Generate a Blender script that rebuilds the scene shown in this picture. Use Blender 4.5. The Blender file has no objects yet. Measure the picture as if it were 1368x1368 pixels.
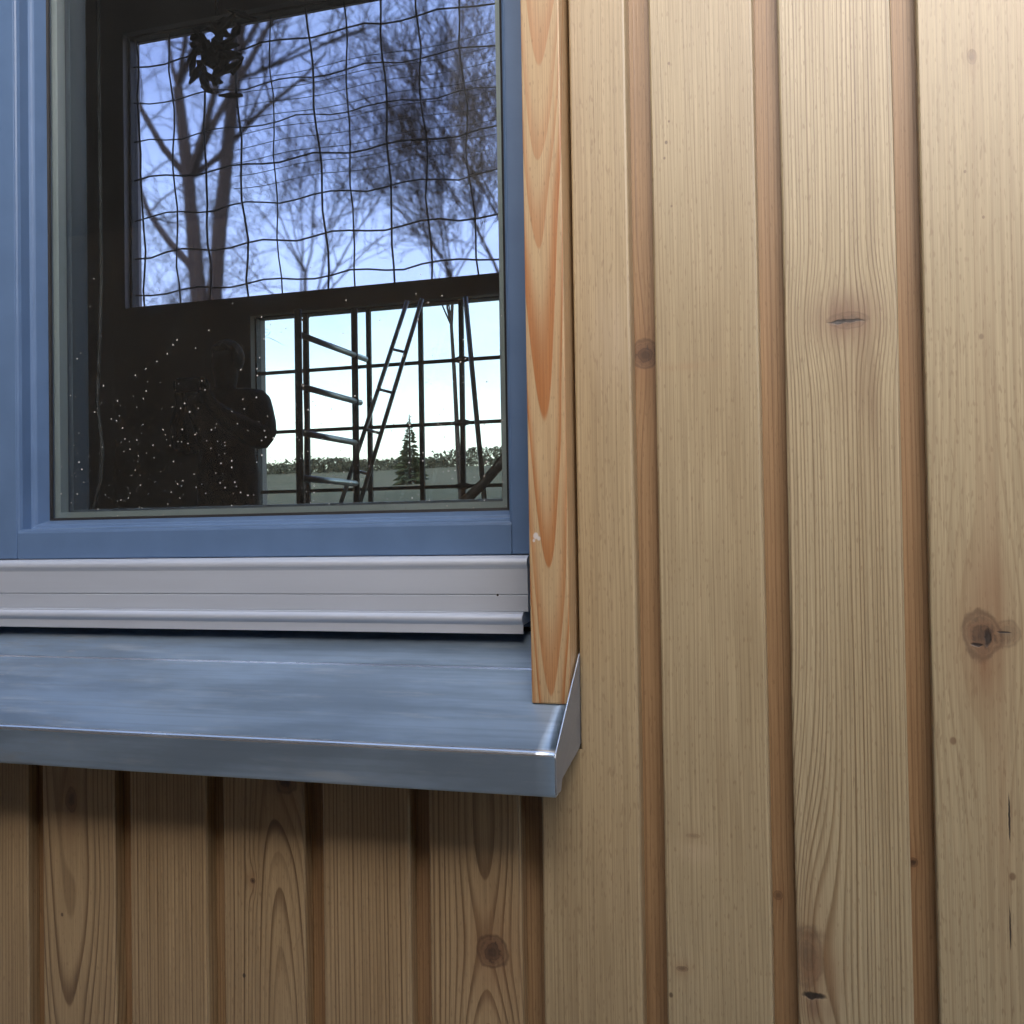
import bpy, bmesh, math, random
from mathutils import Vector, Matrix, noise
R = math.radians
scene = bpy.context.scene
COL = scene.collection

# ------------------------------------------------------------------ camera
yaw, pitch, roll = R(17.6), R(1.1), R(-0.93)
F = Vector((-math.sin(yaw)*math.cos(pitch), math.cos(yaw)*math.cos(pitch), math.sin(pitch)))
Rt = Vector((math.cos(yaw), math.sin(yaw), 0)); Up = Rt.cross(F)
R2 = math.cos(roll)*Rt + math.sin(roll)*Up; U2 = -math.sin(roll)*Rt + math.cos(roll)*Up
cam = bpy.data.cameras.new('camera'); cam.sensor_width = 36; cam.lens = 36*1400/1368
cam.clip_start = 0.02; cam.clip_end = 2000
camo = bpy.data.objects.new('camera', cam); COL.objects.link(camo)
camo.matrix_world = Matrix(((R2.x, U2.x, -F.x, 0), (R2.y, U2.y, -F.y, -1.0), (R2.z, U2.z, -F.z, 0), (0, 0, 0, 1)))
scene.camera = camo

# ------------------------------------------------------------------ light
SUN = Vector((0.22, -0.80, 0.66)).normalized()          # towards the bright part of the sky
world = bpy.data.worlds.new('World'); scene.world = world; world.use_nodes = True
wn = world.node_tree; bg = wn.nodes['Background']
sky = wn.nodes.new('ShaderNodeTexSky'); sky.sky_type = 'NISHITA'; sky.sun_disc = False
sky.sun_elevation = math.asin(SUN.z); sky.sun_rotation = math.atan2(SUN.x, SUN.y)
sky.air_density = 1.0; sky.dust_density = 2.3; sky.ozone_density = 0.3
wtc = wn.nodes.new('ShaderNodeTexCoord'); wmp = wn.nodes.new('ShaderNodeMapping'); wmp.inputs['Scale'].default_value = (1, 1, 2.6)
wno = wn.nodes.new('ShaderNodeTexNoise'); wno.inputs['Scale'].default_value = 3.2; wno.inputs['Detail'].default_value = 5; wno.inputs['Roughness'].default_value = .55
wmr = wn.nodes.new('ShaderNodeMapRange'); wmr.inputs[1].default_value = .35; wmr.inputs[2].default_value = .68
wmx = wn.nodes.new('ShaderNodeMix'); wmx.data_type = 'RGBA'; wmx.blend_type = 'MULTIPLY'; wmx.inputs[0].default_value = 1
wcl = wn.nodes.new('ShaderNodeMix'); wcl.data_type = 'RGBA'; wcl.inputs[6].default_value = (.86, .85, .90, 1); wcl.inputs[7].default_value = (1.22, 1.20, 1.14, 1)
wn.links.new(wtc.outputs['Generated'], wmp.inputs[0]); wn.links.new(wmp.outputs[0], wno.inputs['Vector']); wn.links.new(wno.outputs[0], wmr.inputs[0])
wn.links.new(wmr.outputs[0], wcl.inputs[0]); wn.links.new(sky.outputs[0], wmx.inputs[6]); wn.links.new(wcl.outputs[2], wmx.inputs[7])
wn.links.new(wmx.outputs[2], bg.inputs[0]); bg.inputs[1].default_value = 0.15
sun = bpy.data.lights.new('sun', 'SUN'); sun.energy = 0.6; sun.angle = R(60); sun.color = (1, 0.98, 0.955)
suno = bpy.data.objects.new('sun', sun); COL.objects.link(suno)
suno.rotation_euler = SUN.to_track_quat('Z', 'Y').to_euler(); suno.location = SUN*10
vs = scene.view_settings; vs.view_transform = 'Standard'; vs.look = 'None'; vs.gamma = 1; vs.use_curve_mapping = False
vs.exposure = 1.34
cy = scene.cycles; cy.max_bounces = 6; cy.diffuse_bounces = 3; cy.glossy_bounces = 3; cy.transmission_bounces = 4; cy.transparent_max_bounces = 16; cy.use_adaptive_sampling = True; cy.adaptive_threshold = 0.03; cy.adaptive_min_samples = 16; cy.caustics_reflective = False

# ------------------------------------------------------------------ helpers
def tag(o, label, cat, group=None):
    o['label'] = label; o['category'] = cat
    if group: o['group'] = group
    return o
def thing(name, label, cat, loc=(0, 0, 0), group=None):
    o = bpy.data.objects.new(name, None); COL.objects.link(o); o.location = loc; o.empty_display_size = 0.05
    return tag(o, label, cat, group)
def origin(o):
    v = Vector((0, 0, 0))
    while o is not None:
        v = v + Vector(o.location); o = o.parent
    return v
def mesh_obj(name, verts, faces, mat, parent=None, smooth=False, loc=None):
    """verts are world coordinates; the object sits at loc (world)"""
    base = Vector(loc) if loc is not None else (origin(parent) if parent else Vector((0, 0, 0)))
    me = bpy.data.meshes.new(name)
    me.from_pydata([tuple(Vector(v)-base) for v in verts], [], faces); me.update()
    if smooth:
        for p in me.polygons: p.use_smooth = True
    if mat: me.materials.append(mat)
    o = bpy.data.objects.new(name, me); COL.objects.link(o)
    if parent:
        o.parent = parent; o.location = base-origin(parent)
    else: o.location = base
    return o
def structure(o): o['kind'] = 'structure'; return o
class MB:
    def __init__(s): s.v = []; s.f = []
    def add(s, v, f):
        n = len(s.v); s.v += [Vector(p) for p in v]; s.f += [tuple(i+n for i in q) for q in f]
    def box(s, a, b, bev=0.0):
        x0, y0, z0 = a; x1, y1, z1 = b
        if not bev:
            s.add([(x0,y0,z0),(x1,y0,z0),(x1,y1,z0),(x0,y1,z0),(x0,y0,z1),(x1,y0,z1),(x1,y1,z1),(x0,y1,z1)],
                  [(0,3,2,1),(4,5,6,7),(0,1,5,4),(1,2,6,5),(2,3,7,6),(3,0,4,7)]); return
        bm = bmesh.new(); bmesh.ops.create_cube(bm, size=1)
        for v in bm.verts:
            v.co = Vector((x0+(v.co.x+.5)*(x1-x0), y0+(v.co.y+.5)*(y1-y0), z0+(v.co.z+.5)*(z1-z0)))
        bmesh.ops.bevel(bm, geom=list(bm.edges), offset=bev, segments=2, affect='EDGES', profile=.6)
        bm.verts.index_update()
        s.add([v.co.copy() for v in bm.verts], [tuple(v.index for v in f.verts) for f in bm.faces]); bm.free()
    def tube(s, pts, rads, n=8, cap=True):
        pts = [Vector(p) for p in pts]
        if not hasattr(rads, '__len__'): rads = [rads]*len(pts)
        rings = []; up = Vector((0, 0, 1)); prev = None
        for i, p in enumerate(pts):
            d = (pts[min(i+1, len(pts)-1)]-pts[max(i-1, 0)]).normalized()
            if prev is None:
                a = d.cross(up if abs(d.z) < .9 else Vector((1, 0, 0))).normalized()
            else:
                a = (prev-d*prev.dot(d)).normalized()
            prev = a; b = d.cross(a)
            rings.append([p+(a*math.cos(t)+b*math.sin(t))*rads[i] for t in [2*math.pi*k/n for k in range(n)]])
        v = [q for r in rings for q in r]; f = []
        for i in range(len(rings)-1):
            for k in range(n):
                f.append((i*n+k, i*n+(k+1) % n, (i+1)*n+(k+1) % n, (i+1)*n+k))
        if cap: f += [tuple(reversed(range(n))), tuple((len(rings)-1)*n+k for k in range(n))]
        s.add(v, f)
    def build(s, name, mat, parent=None, smooth=False, loc=None):
        return mesh_obj(name, s.v, s.f, mat, parent, smooth, loc)
def extrude_x(prof, x0, x1, closed=True, n=1):
    """profile of (y,z) points swept along x"""
    k = len(prof); v = []; f = []
    for i in range(n+1):
        x = x0+(x1-x0)*i/n
        v += [(x, p[0], p[1]) for p in prof]
    for i in range(n):
        for j in range(k if closed else k-1):
            a = i*k+j; b = i*k+(j+1) % k; f.append((a, b, b+k, a+k))
    if closed: f += [tuple(reversed(range(k))), tuple(n*k+j for j in range(k))]
    return v, f

# ------------------------------------------------------------------ materials
class NT:
    """small expression helper over a node tree"""
    def __init__(s, name):
        s.m = bpy.data.materials.new(name); s.m.use_nodes = True
        s.t = s.m.node_tree; s.t.nodes.clear()
        s.out = s.t.nodes.new('ShaderNodeOutputMaterial')
    def n(s, typ, ins={}, **kw):
        nd = s.t.nodes.new(typ)
        for k, v in kw.items(): setattr(nd, k, v)
        for k, v in ins.items(): s.put(nd.inputs[k], v)
        return nd
    def put(s, sock, v):
        if isinstance(v, bpy.types.NodeSocket): s.t.links.new(v, sock)
        else:
            if isinstance(v, (tuple, list)) and len(v) == 3 and sock.type == 'RGBA': v = (*v, 1)
            sock.default_value = v
    def op(s, o, a, b=None, c=None, clamp=False):
        nd = s.t.nodes.new('ShaderNodeMath'); nd.operation = o; nd.use_clamp = clamp
        for i, v in enumerate((a, b, c)):
            if v is not None: s.put(nd.inputs[i], v)
        return nd.outputs[0]
    def add(s, a, b): return s.op('ADD', a, b)
    def sub(s, a, b): return s.op('SUBTRACT', a, b)
    def mul(s, a, b): return s.op('MULTIPLY', a, b)
    def mad(s, a, b, c): return s.op('MULTIPLY_ADD', a, b, c)
    def step(s, x, a, b, lo=0.0, hi=1.0):
        nd = s.t.nodes.new('ShaderNodeMapRange'); nd.interpolation_type = 'SMOOTHSTEP'
        for i, v in enumerate((x, a, b, lo, hi)): s.put(nd.inputs[i], v)
        return nd.outputs[0]
    def mix(s, f, a, b, mode='MIX'):
        nd = s.t.nodes.new('ShaderNodeMix'); nd.data_type = 'RGBA'; nd.blend_type = mode
        s.put(nd.inputs[0], f); s.put(nd.inputs[6], a); s.put(nd.inputs[7], b)
        return nd.outputs[2]
    def vec(s, x, y, z):
        nd = s.t.nodes.new('ShaderNodeCombineXYZ')
        for i, v in enumerate((x, y, z)): s.put(nd.inputs[i], v)
        return nd.outputs[0]
    def noise(s, v, scale=1.0, detail=2.0, rough=.5):
        nd = s.n('ShaderNodeTexNoise', {'Vector': v, 'Scale': scale, 'Detail': detail, 'Roughness': rough})
        return nd.outputs[0]
    def xyz(s, kind='Object'):
        tc = s.t.nodes.new('ShaderNodeTexCoord'); sp = s.t.nodes.new('ShaderNodeSeparateXYZ')
        s.t.links.new(tc.outputs[kind], sp.inputs[0]); s.P = tc.outputs[kind]
        return sp.outputs[0], sp.outputs[1], sp.outputs[2]
    def bsdf(s, **ins):
        b = s.t.nodes.new('ShaderNodeBsdfPrincipled')
        for k, v in ins.items(): s.put(b.inputs[k.replace('_', ' ')], v)
        s.t.links.new(b.outputs[0], s.out.inputs[0]); return b
    def bump(s, h, strength, dist):
        return s.n('ShaderNodeBump', {'Height': h, 'Strength': strength, 'Distance': dist}).outputs[0]

def wood(name, seed, x0, h0, hs, freq, contrast=.6, light=(.42,.305,.165), dark=(.15,.083,.034), knots=(), slits=(),
         wob=.004, streak=.35, ridge=.5, patches=.5, specks=(), stains=(), rough=.5, para=None, thick=(.45,.9), coat=1.0, ringvary=1.4):
    """softwood board: rings cut by the face, deflected round knots.  Local x across, z along the board."""
    n = NT(name); x, y, z = n.xyz()
    xs = n.add(x, n.mul(y, .8))
    low = n.noise(n.vec(n.mul(x, 7), seed*3.1, n.mul(z, 1.3)), 1.0, 1.0)
    low2 = n.noise(n.vec(n.mul(x, 16), seed*1.7+9, n.mul(z, 4.5)), 1.0, 1.0)
    wv = n.add(n.mul(n.sub(low, .5), wob*6), n.mul(n.sub(low2, .5), wob*1.3))
    a = n.add(n.sub(xs, x0), wv)
    h = n.add(n.mad(z, hs, h0), n.mul(wv, 1.5))
    g = n.mul(n.op('SQRT', n.add(n.mul(a, a), n.mul(h, h))), freq)
    if para: g = n.add(n.sub(n.mul(n.mul(a, a), para[0]), n.mul(z, para[1])), n.mad(wv, 60, 40.0))
    kmask = 0.0; halo = 0.0; kring = 0.0
    if knots: jit = n.mul(n.sub(n.noise(n.vec(n.mul(x, 75), seed, n.mul(z, 60)), 1.0, 3.0), .5), 1.5)
    kdist = 9.0
    for (kx, kz, rx, rz, amp, dk, *split) in knots:
        ex = n.mul(n.sub(x, kx), 1/rx); ez = n.mul(n.sub(z, kz), 1/rz)
        d2 = n.add(n.mul(ex, ex), n.mul(ez, ez))
        far = n.add(n.mul(n.mul(ex, ex), .22), n.mul(n.mul(ez, ez), .026))
        gb = n.mul(n.op('EXPONENT', n.mul(far, -1.0)), amp)
        g = n.add(g, n.mul(gb, ex) if split else gb)
        d = n.add(n.op('SQRT', d2), n.mul(jit, .55)); kdist = n.op('MINIMUM', kdist, d)
        kmask = n.op('MAXIMUM', kmask, n.mul(n.step(d, .55, 1.2, 1.0, 0.0), dk))
        halo = n.op('MAXIMUM', halo, n.mul(n.op('EXPONENT', n.mul(n.add(n.mul(n.mul(ex, ex), .30), n.mul(n.mul(ez, ez), .09)), -1.0)), dk))
        kring = n.op('MAXIMUM', kring, n.mul(n.step(n.op('ABSOLUTE', n.sub(d, 1.0)), .0, .22, 1.0, 0.0), dk))
    # uneven ring widths
    g = n.add(g, n.mul(n.sub(n.noise(n.vec(n.mul(g, .33), seed*5.3, 0.0), 1.0, 1.0), .5), ringvary))
    t = n.op('FRACT', g)
    late = n.mul(n.step(t, thick[0], thick[1]), n.step(t, thick[1]+.03, 1.0, 1.0, 0.0))
    ringvar = n.noise(n.vec(n.mul(n.op('FLOOR', g), 3.7), seed, n.mul(z, .8)), 1.0, 0.0)
    late = n.mul(late, n.step(ringvar, .2, .75, .35, 1.0))
    fib = n.noise(n.vec(n.mul(xs, 900), seed, n.mul(z, 9)), 1.0, 1.0, .6)
    fib2 = n.noise(n.vec(n.mul(xs, 160), seed+4, n.mul(z, 2.2)), 1.0, 2.0, .6)
    pat = n.noise(n.vec(n.mul(xs, 22), seed+7, n.mul(z, 3.0)), 1.0, 2.0)
    pores = n.noise(n.vec(n.mul(xs, 700), seed+11, n.mul(z, 120)), 1.0, 0.0)
    c = n.mix(n.mul(late, contrast), light, dark)
    c = n.mix(n.step(fib2, .4, .75, 0.0, streak), c, n.mix(.5, light, dark), 'MIX')
    c = n.mix(1.0, c, n.mix(n.step(fib, .3, .7), (.86,.84,.82), (1.08,1.08,1.08)), 'MULTIPLY')
    c = n.mix(n.mul(n.step(pat, .42, .72), patches), c, n.mix(1.0, c, (.84,.80,.74), 'MULTIPLY'))
    c = n.mix(n.mul(n.step(pat, .45, .25), patches*.6), c, n.mix(1.0, c, (1.06,1.08,1.14), 'MULTIPLY'))
    c = n.mix(n.step(pores, .66, .8, 0.0, .35), c, (.16,.09,.04))
    if stains: sn = n.step(n.noise(n.vec(n.mul(x, 120), seed, n.mul(z, 10)), 1.0, 2.0), .25, .6, .35, 1.0)
    for (sx, sz, rx, rz, st, colr) in stains:
        ex = n.mul(n.sub(x, sx), 1/rx); ez = n.mul(n.sub(z, sz), 1/rz)
        m = n.op('EXPONENT', n.mul(n.add(n.mul(ex, ex), n.mul(ez, ez)), -1.0))
        m = n.mul(m, sn)
        c = n.mix(n.mul(m, st), c, colr)
    hgt = n.add(n.mul(late, ridge), n.mul(fib, .35))
    if knots:
        kn = n.noise(n.vec(n.mul(x, 260), seed+2, n.mul(z, 190)), 1.0, 3.0, .6)
        c = n.mix(n.mul(halo, .45), c, (.24,.115,.05))
        krings = n.step(n.op('FRACT', n.mad(kdist, 3.3, n.mul(kn, .5))), .35, .95)
        kc = n.mix(n.step(kdist, .1, .9), (.06,.028,.014), (.21,.11,.055))
        kc = n.mix(n.mul(krings, .6), kc, (.045,.02,.01)); kc = n.mix(n.step(kn, .5, .68, 0.0, .75), kc, (.03,.014,.008))
        c = n.mix(kmask, c, kc)
        c = n.mix(n.mul(kring, .6), c, (.06,.025,.012))
        hgt = n.sub(n.add(hgt, n.mul(halo, .6)), n.mul(kmask, n.mul(kn, 1.2)))
    for (sx, sz, rx, rz) in slits:
        wz = n.mul(n.sub(n.noise(n.vec(n.mul(x, 130), seed+3, n.mul(z, 50)), 1.0, 2.0), .5), rz*2.5 if rx > rz else 0)
        wx = n.mul(n.sub(n.noise(n.vec(n.mul(x, 50), seed+5, n.mul(z, 130)), 1.0, 2.0), .5), rx*2.0 if rx <= rz else 0)
        ex = n.mul(n.add(n.sub(x, sx), wx), 1/rx); ez = n.mul(n.add(n.sub(z, sz), wz), 1/rz)
        m = n.step(n.add(n.mul(ex, ex), n.mul(ez, ez)), .3, 1.2, 1.0, 0.0)
        c = n.mix(n.mul(m, .93), c, (.012,.007,.005))
        hgt = n.sub(hgt, n.mul(m, 2.5))
    for (sx, sz, r, colr) in specks:
        ex = n.mul(n.sub(x, sx), 1/r); ez = n.mul(n.sub(z, sz), .8/r)
        m = n.step(n.add(n.mul(ex, ex), n.mul(ez, ez)), .3, 1.3, .8, 0.0)
        c = n.mix(m, c, colr)
    n.bsdf(Base_Color=c, Roughness=n.mad(late, -.08, rough), Normal=n.bump(hgt, .55, .0006), IOR=1.5, Coat_Weight=coat, Coat_IOR=1.62, Coat_Roughness=.43)
    return n.m

def paint(name, col, rough=.4, var=.06, metallic=0.0, bump=.15, scale=60, spec=.5):
    n = NT(name); n.xyz()
    a = n.noise(n.P, scale, 3.0); b = n.noise(n.P, scale*.08, 3.0)
    c = n.mix(n.step(b, .3, .7), [k*(1-var) for k in col], [k*(1+var) for k in col])
    n.bsdf(Base_Color=c, Roughness=n.mad(b, .16, rough-.08), Metallic=metallic, Normal=n.bump(a, bump, .0004), Specular_IOR_Level=spec)
    return n.m

M_frame = paint('blue_grey_paint', (.095,.165,.30), .38, .05, bump=.12, scale=260)
M_gasket = paint('black_rubber', (.012,.012,.013), .55)
M_spacer = paint('dull_spacer', (.20,.25,.26), .45, metallic=.2)
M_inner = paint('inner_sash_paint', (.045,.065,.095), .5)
def metal(name, base, rough, metallic, streaks=True, dirt=False):
    n = NT(name); x, y, z = n.xyz()
    br = n.noise(n.vec(n.mul(x, 3), n.mul(y, 240), n.mul(z, 240)), 1.0, 3.0)
    mo = n.noise(n.vec(n.mul(x, 5), n.mul(y, 26), n.mul(z, 26)), 1.0, 4.0, .6)
    sp = n.noise(n.P, 90, 4.0, .65)
    lo = .82 if streaks else .94
    c = n.mix(n.step(mo, .36, .66), [k*lo for k in base], [min(.95, k*(2-lo)*.92) for k in base])
    c = n.mix(n.step(br, .45, .7, 0.0, .35 if streaks else .08), c, [k*.75 for k in base])
    ro = n.add(n.mad(mo, .22, rough-.11), n.mul(br, .06))
    if dirt:
        d = n.mul(n.step(n.noise(n.vec(n.mul(x, 9), n.mul(y, 45), n.mul(z, 45)), 1.0, 5.0, .65), .5, .68),
                  n.step(x, -.55, -1.0))
        sc = n.mul(n.step(n.noise(n.vec(n.mul(x, 40), n.mul(y, 150), n.mul(z, 150)), 1.0, 4.0, .7), .6, .72), n.step(x, -.8, -.98))
        c = n.mix(n.mul(d, .45), c, (.36,.35,.33)); c = n.mix(n.mul(sc, .6), c, (.7,.7,.7))
        sm_ = n.step(n.noise(n.vec(n.mul(x, 7), n.mul(y, 60), n.mul(z, 60)), 1.0, 5.0, .7), .52, .72, 0.0, .38)
        c = n.mix(sm_, c, (.62,.68,.72)); ro = n.add(ro, n.mul(sm_, .25))
        dots = n.n('ShaderNodeTexVoronoi', {'Vector': n.P, 'Scale': 42.0})
        dm = n.mul(n.step(dots.outputs['Distance'], .03, .07, 1.0, 0.0), n.step(n.n('ShaderNodeSeparateColor', {0: dots.outputs['Color']}).outputs[0], .9, .92))
        c = n.mix(n.mul(dm, .8), c, (.7,.72,.74))
        ro = n.add(ro, n.mul(d, .2))
    n.bsdf(Base_Color=c, Roughness=ro, Metallic=metallic, Normal=n.bump(n.add(mo, n.mul(sp, .25)), .12 if metallic < .9 else .03, .002))
    return n.m
M_sill = metal('zinc_sheet', (.37,.50,.65), .30, .7, dirt=True)
M_fold_glint = metal('zinc_fold_highlight', (.72,.80,.90), .22, .85)  # lighter colour paints the highlight along folds, crease and flange edges
M_alu = metal('satin_aluminium', (.58,.65,.76), .34, .35, streaks=False)
M_dkmetal = paint('dark_steel', (.035,.036,.036), .55, metallic=.4)
M_ladder = paint('weathered_ladder', (.80,.82,.80), .38, metallic=.75)
M_in = paint('dark_interior_plaster', (.45,.41,.37), .85, .2, scale=8)
M_in_floor = paint('dark_interior_floor', (.045,.038,.032), .7, .2, scale=8)

def glass(name, tint=(1,1,1), dust=False, refl=1.0):
    n = NT(name); x, y, z = n.xyz()
    bf = n.n('ShaderNodeNewGeometry').outputs['Backfacing']
    fr = n.n('ShaderNodeFresnel', {'IOR': n.mad(bf, 1/1.5-1.5, 1.5)}).outputs[0]
    wav = n.noise(n.vec(n.mul(x, 3), y, n.mul(z, 3)), 1.0, 2.0)
    gl = n.n('ShaderNodeBsdfGlossy', {'Color': (1,1,1,1), 'Roughness': .0, 'Normal': n.bump(wav, .06, .02)}).outputs[0]
    tr = n.n('ShaderNodeBsdfTransparent', {'Color': (*tint, 1)}).outputs[0]
    sh = n.n('ShaderNodeMixShader', {0: n.mul(fr, refl), 1: tr, 2: gl}).outputs[0]
    if dust:
        tot = None
        for sc, rad, keep, w in ((170., .22, .74, 1.0), (85., .115, .74, 1.0)):
            vo = n.n('ShaderNodeTexVoronoi', {'Vector': n.P, 'Scale': sc}); vo.voronoi_dimensions = '3D'
            pick = n.n('ShaderNodeSeparateColor', {0: vo.outputs['Color']}).outputs[1]
            m = n.mul(n.step(vo.outputs['Distance'], rad*.4, rad, w, 0.0), n.step(n.add(pick, n.mul(n.step(z, .05, .45), -.12)), keep, keep+.01))
            tot = m if tot is None else n.op('MAXIMUM', tot, m)
        dens = n.step(z, .5, .12, .0, 1.0)
        edge = n.step(x, -.385, -.365)                       # grime along the edge of the pane
        edge = n.mul(edge, n.step(z, .4, .2))
        film = n.mad(n.noise(n.P, 14., 3.0, .6), .010, .003)
        fac = n.add(n.mul(tot, n.op('MAXIMUM', dens, edge)), film)
        df = n.n('ShaderNodeBsdfDiffuse', {'Color': (.62,.62,.60,1)}).outputs[0]
        sh = n.n('ShaderNodeMixShader', {0: fac, 1: sh, 2: df}).outputs[0]
    n.t.links.new(sh, n.out.inputs[0]); return n.m
M_glass = glass('window_glass', (.97,.985,.98), dust=True)
M_glass2 = glass('inner_glass', (.97,.985,.98), refl=.6)
M_clear = glass('far_clear_glass', (.985,.985,.955), refl=.5)
nb = NT('far_blue_glass'); nb.xyz()
bw1 = nb.noise(nb.P, 5.0, 2.0); bw2 = nb.noise(nb.P, 1.4, 1.0)
nrm = nb.bump(nb.add(bw1, nb.mul(bw2, 3.0)), .30, .01)
rf = nb.n('ShaderNodeBsdfRefraction', {'Color': (.90,.86,.97,1), 'Roughness': .070, 'IOR': nb.mad(nb.n('ShaderNodeNewGeometry').outputs['Backfacing'], 0.0, 1.18), 'Normal': nrm}).outputs[0]
gs = nb.n('ShaderNodeBsdfGlossy', {'Roughness': .1}).outputs[0]
nb.t.links.new(nb.n('ShaderNodeMixShader', {0: .03, 1: rf, 2: gs}).outputs[0], nb.out.inputs[0]); M_blue = nb.m

# ------------------------------------------------------------------ ground
def ground_h(x, y):
    if y < 9: h = 0.0
    else: h = (min(y, 120)-9)*.0838
    h += 0.12*noise.noise((x*.12, y*.12, 3))*min(1, max(0, (y-9)/20))*4
    return -1.1+h+(.05*noise.noise((x*.8, y*.8, 1)) if y < -6 else 0)
xs_ = [-400,-300,-220,-160,-110,-75,-55]+[-45+2.5*i for i in range(29)]+[35,55,80,120,180,260,400]
ys_ = [-400,-250,-140,-80,-50,-30,-20,-12,-8,-5,-2,0,3,6,9]+[12+3*i for i in range(37)]+[126,140,170,230,320,450]
gv = [(x, y, ground_h(x, y)) for y in ys_ for x in xs_]; nx = len(xs_)
gf = [(j*nx+i, j*nx+i+1, (j+1)*nx+i+1, (j+1)*nx+i) for j in range(len(ys_)-1) for i in range(nx-1)]
ng = NT('field_ground'); gx, gy, gz = ng.xyz()
g1 = ng.noise(ng.P, .25, 5.0, .6); g2 = ng.noise(ng.P, 3., 4.0)
gc = ng.mix(ng.step(g1, .35, .65), (.040,.052,.030), (.062,.064,.045)); gc = ng.mix(ng.step(g2, .3, .7, 0, .5), gc, (.035,.042,.02))
ng.bsdf(Base_Color=gc, Roughness=.95, Normal=ng.bump(g2, .6, .1))
structure(mesh_obj('ground', gv, gf, ng.m, smooth=True))

np_ = NT('bounce_gravel'); np_.xyz()
pv = np_.n('ShaderNodeTexVoronoi', {'Vector': np_.P, 'Scale': 45.0})
np_.bsdf(Base_Color=np_.mix(np_.n('ShaderNodeSeparateColor', {0: pv.outputs['Color']}).outputs[0], (.50,.43,.33), (.70,.62,.50)), Roughness=.9, Normal=np_.bump(pv.outputs['Distance'], .8, .01))
structure(mesh_obj('added_bounce_path', [(-9, -1.55, -1.06), (6, -1.55, -1.06), (6, .02, -1.06), (-9, .02, -1.06), (-9, -1.55, -1.2), (6, -1.55, -1.2), (6, .02, -1.2), (-9, .02, -1.2)], [(0,1,2,3), (0,4,5,1), (2,6,7,3), (1,5,6,2), (3,7,4,0)], np_.m))  # added unseen path, pale to bounce light onto the lower wall

# ------------------------------------------------------------------ clad wall
PITCH = .1208; XL0 = -.8955
def board_mesh(xl, z0, z1, seed, face=.0985, cut=None, width=PITCH, depth=.0, thk=.0185):
    """profile across the board: bevelled face, rebated groove on its right"""
    rnd = random.Random(seed)
    cx = xl+.049; v = []; f = []
    def prof(z, left):
        w1 = .0007*noise.noise((seed*3.3, z*2.2, 0)); w2 = .0007*noise.noise((seed*3.3+50, z*2.2, 0))
        bow = .0007*noise.noise((seed*1.9, z*.9, 7)); l = left+w1; r = xl+face+w2
        return [(l, thk), (l, .0022+bow), (l+.0006, .0008+bow), (l+.002, bow), (r-.0028, bow), (r-.0010, .0007+bow), (r, .0026+bow), (r, thk), (r-.01, thk+.0001), (l+.01, thk+.0001)]
    spans = [(z0, z1, xl)] if cut is None else [(z0, cut[1], xl), (cut[1], z1, cut[0])]
    for (a, b, left) in spans:
        k = max(2, int((b-a)/.04)); base = len(v); m = 10
        for i in range(k+1):
            z = a+(b-a)*i/k
            v += [(p[0], p[1], z) for p in prof(z, left)]
        for i in range(k):
            for j in range(m):
                q = base+i*m+j; q2 = base+i*m+(j+1) % m
                f.append((q, q2, q2+m, q+m))
        f.append(tuple(base+k*m+j for j in range(m)))
        if a == z0: f.append(tuple(base+m-1-j for j in range(m)))
    return v, f, cx
wall = thing('timber_wall', 'pale vertical timber cladding with shadow grooves around the blue window', 'wall', (0, 0, -1.1))
ZB, ZT = -1.05, 1.75
WZ0, WZ1 = -.225, 1.02               # boards stop under the sill and start again above the window
P = dict
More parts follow.
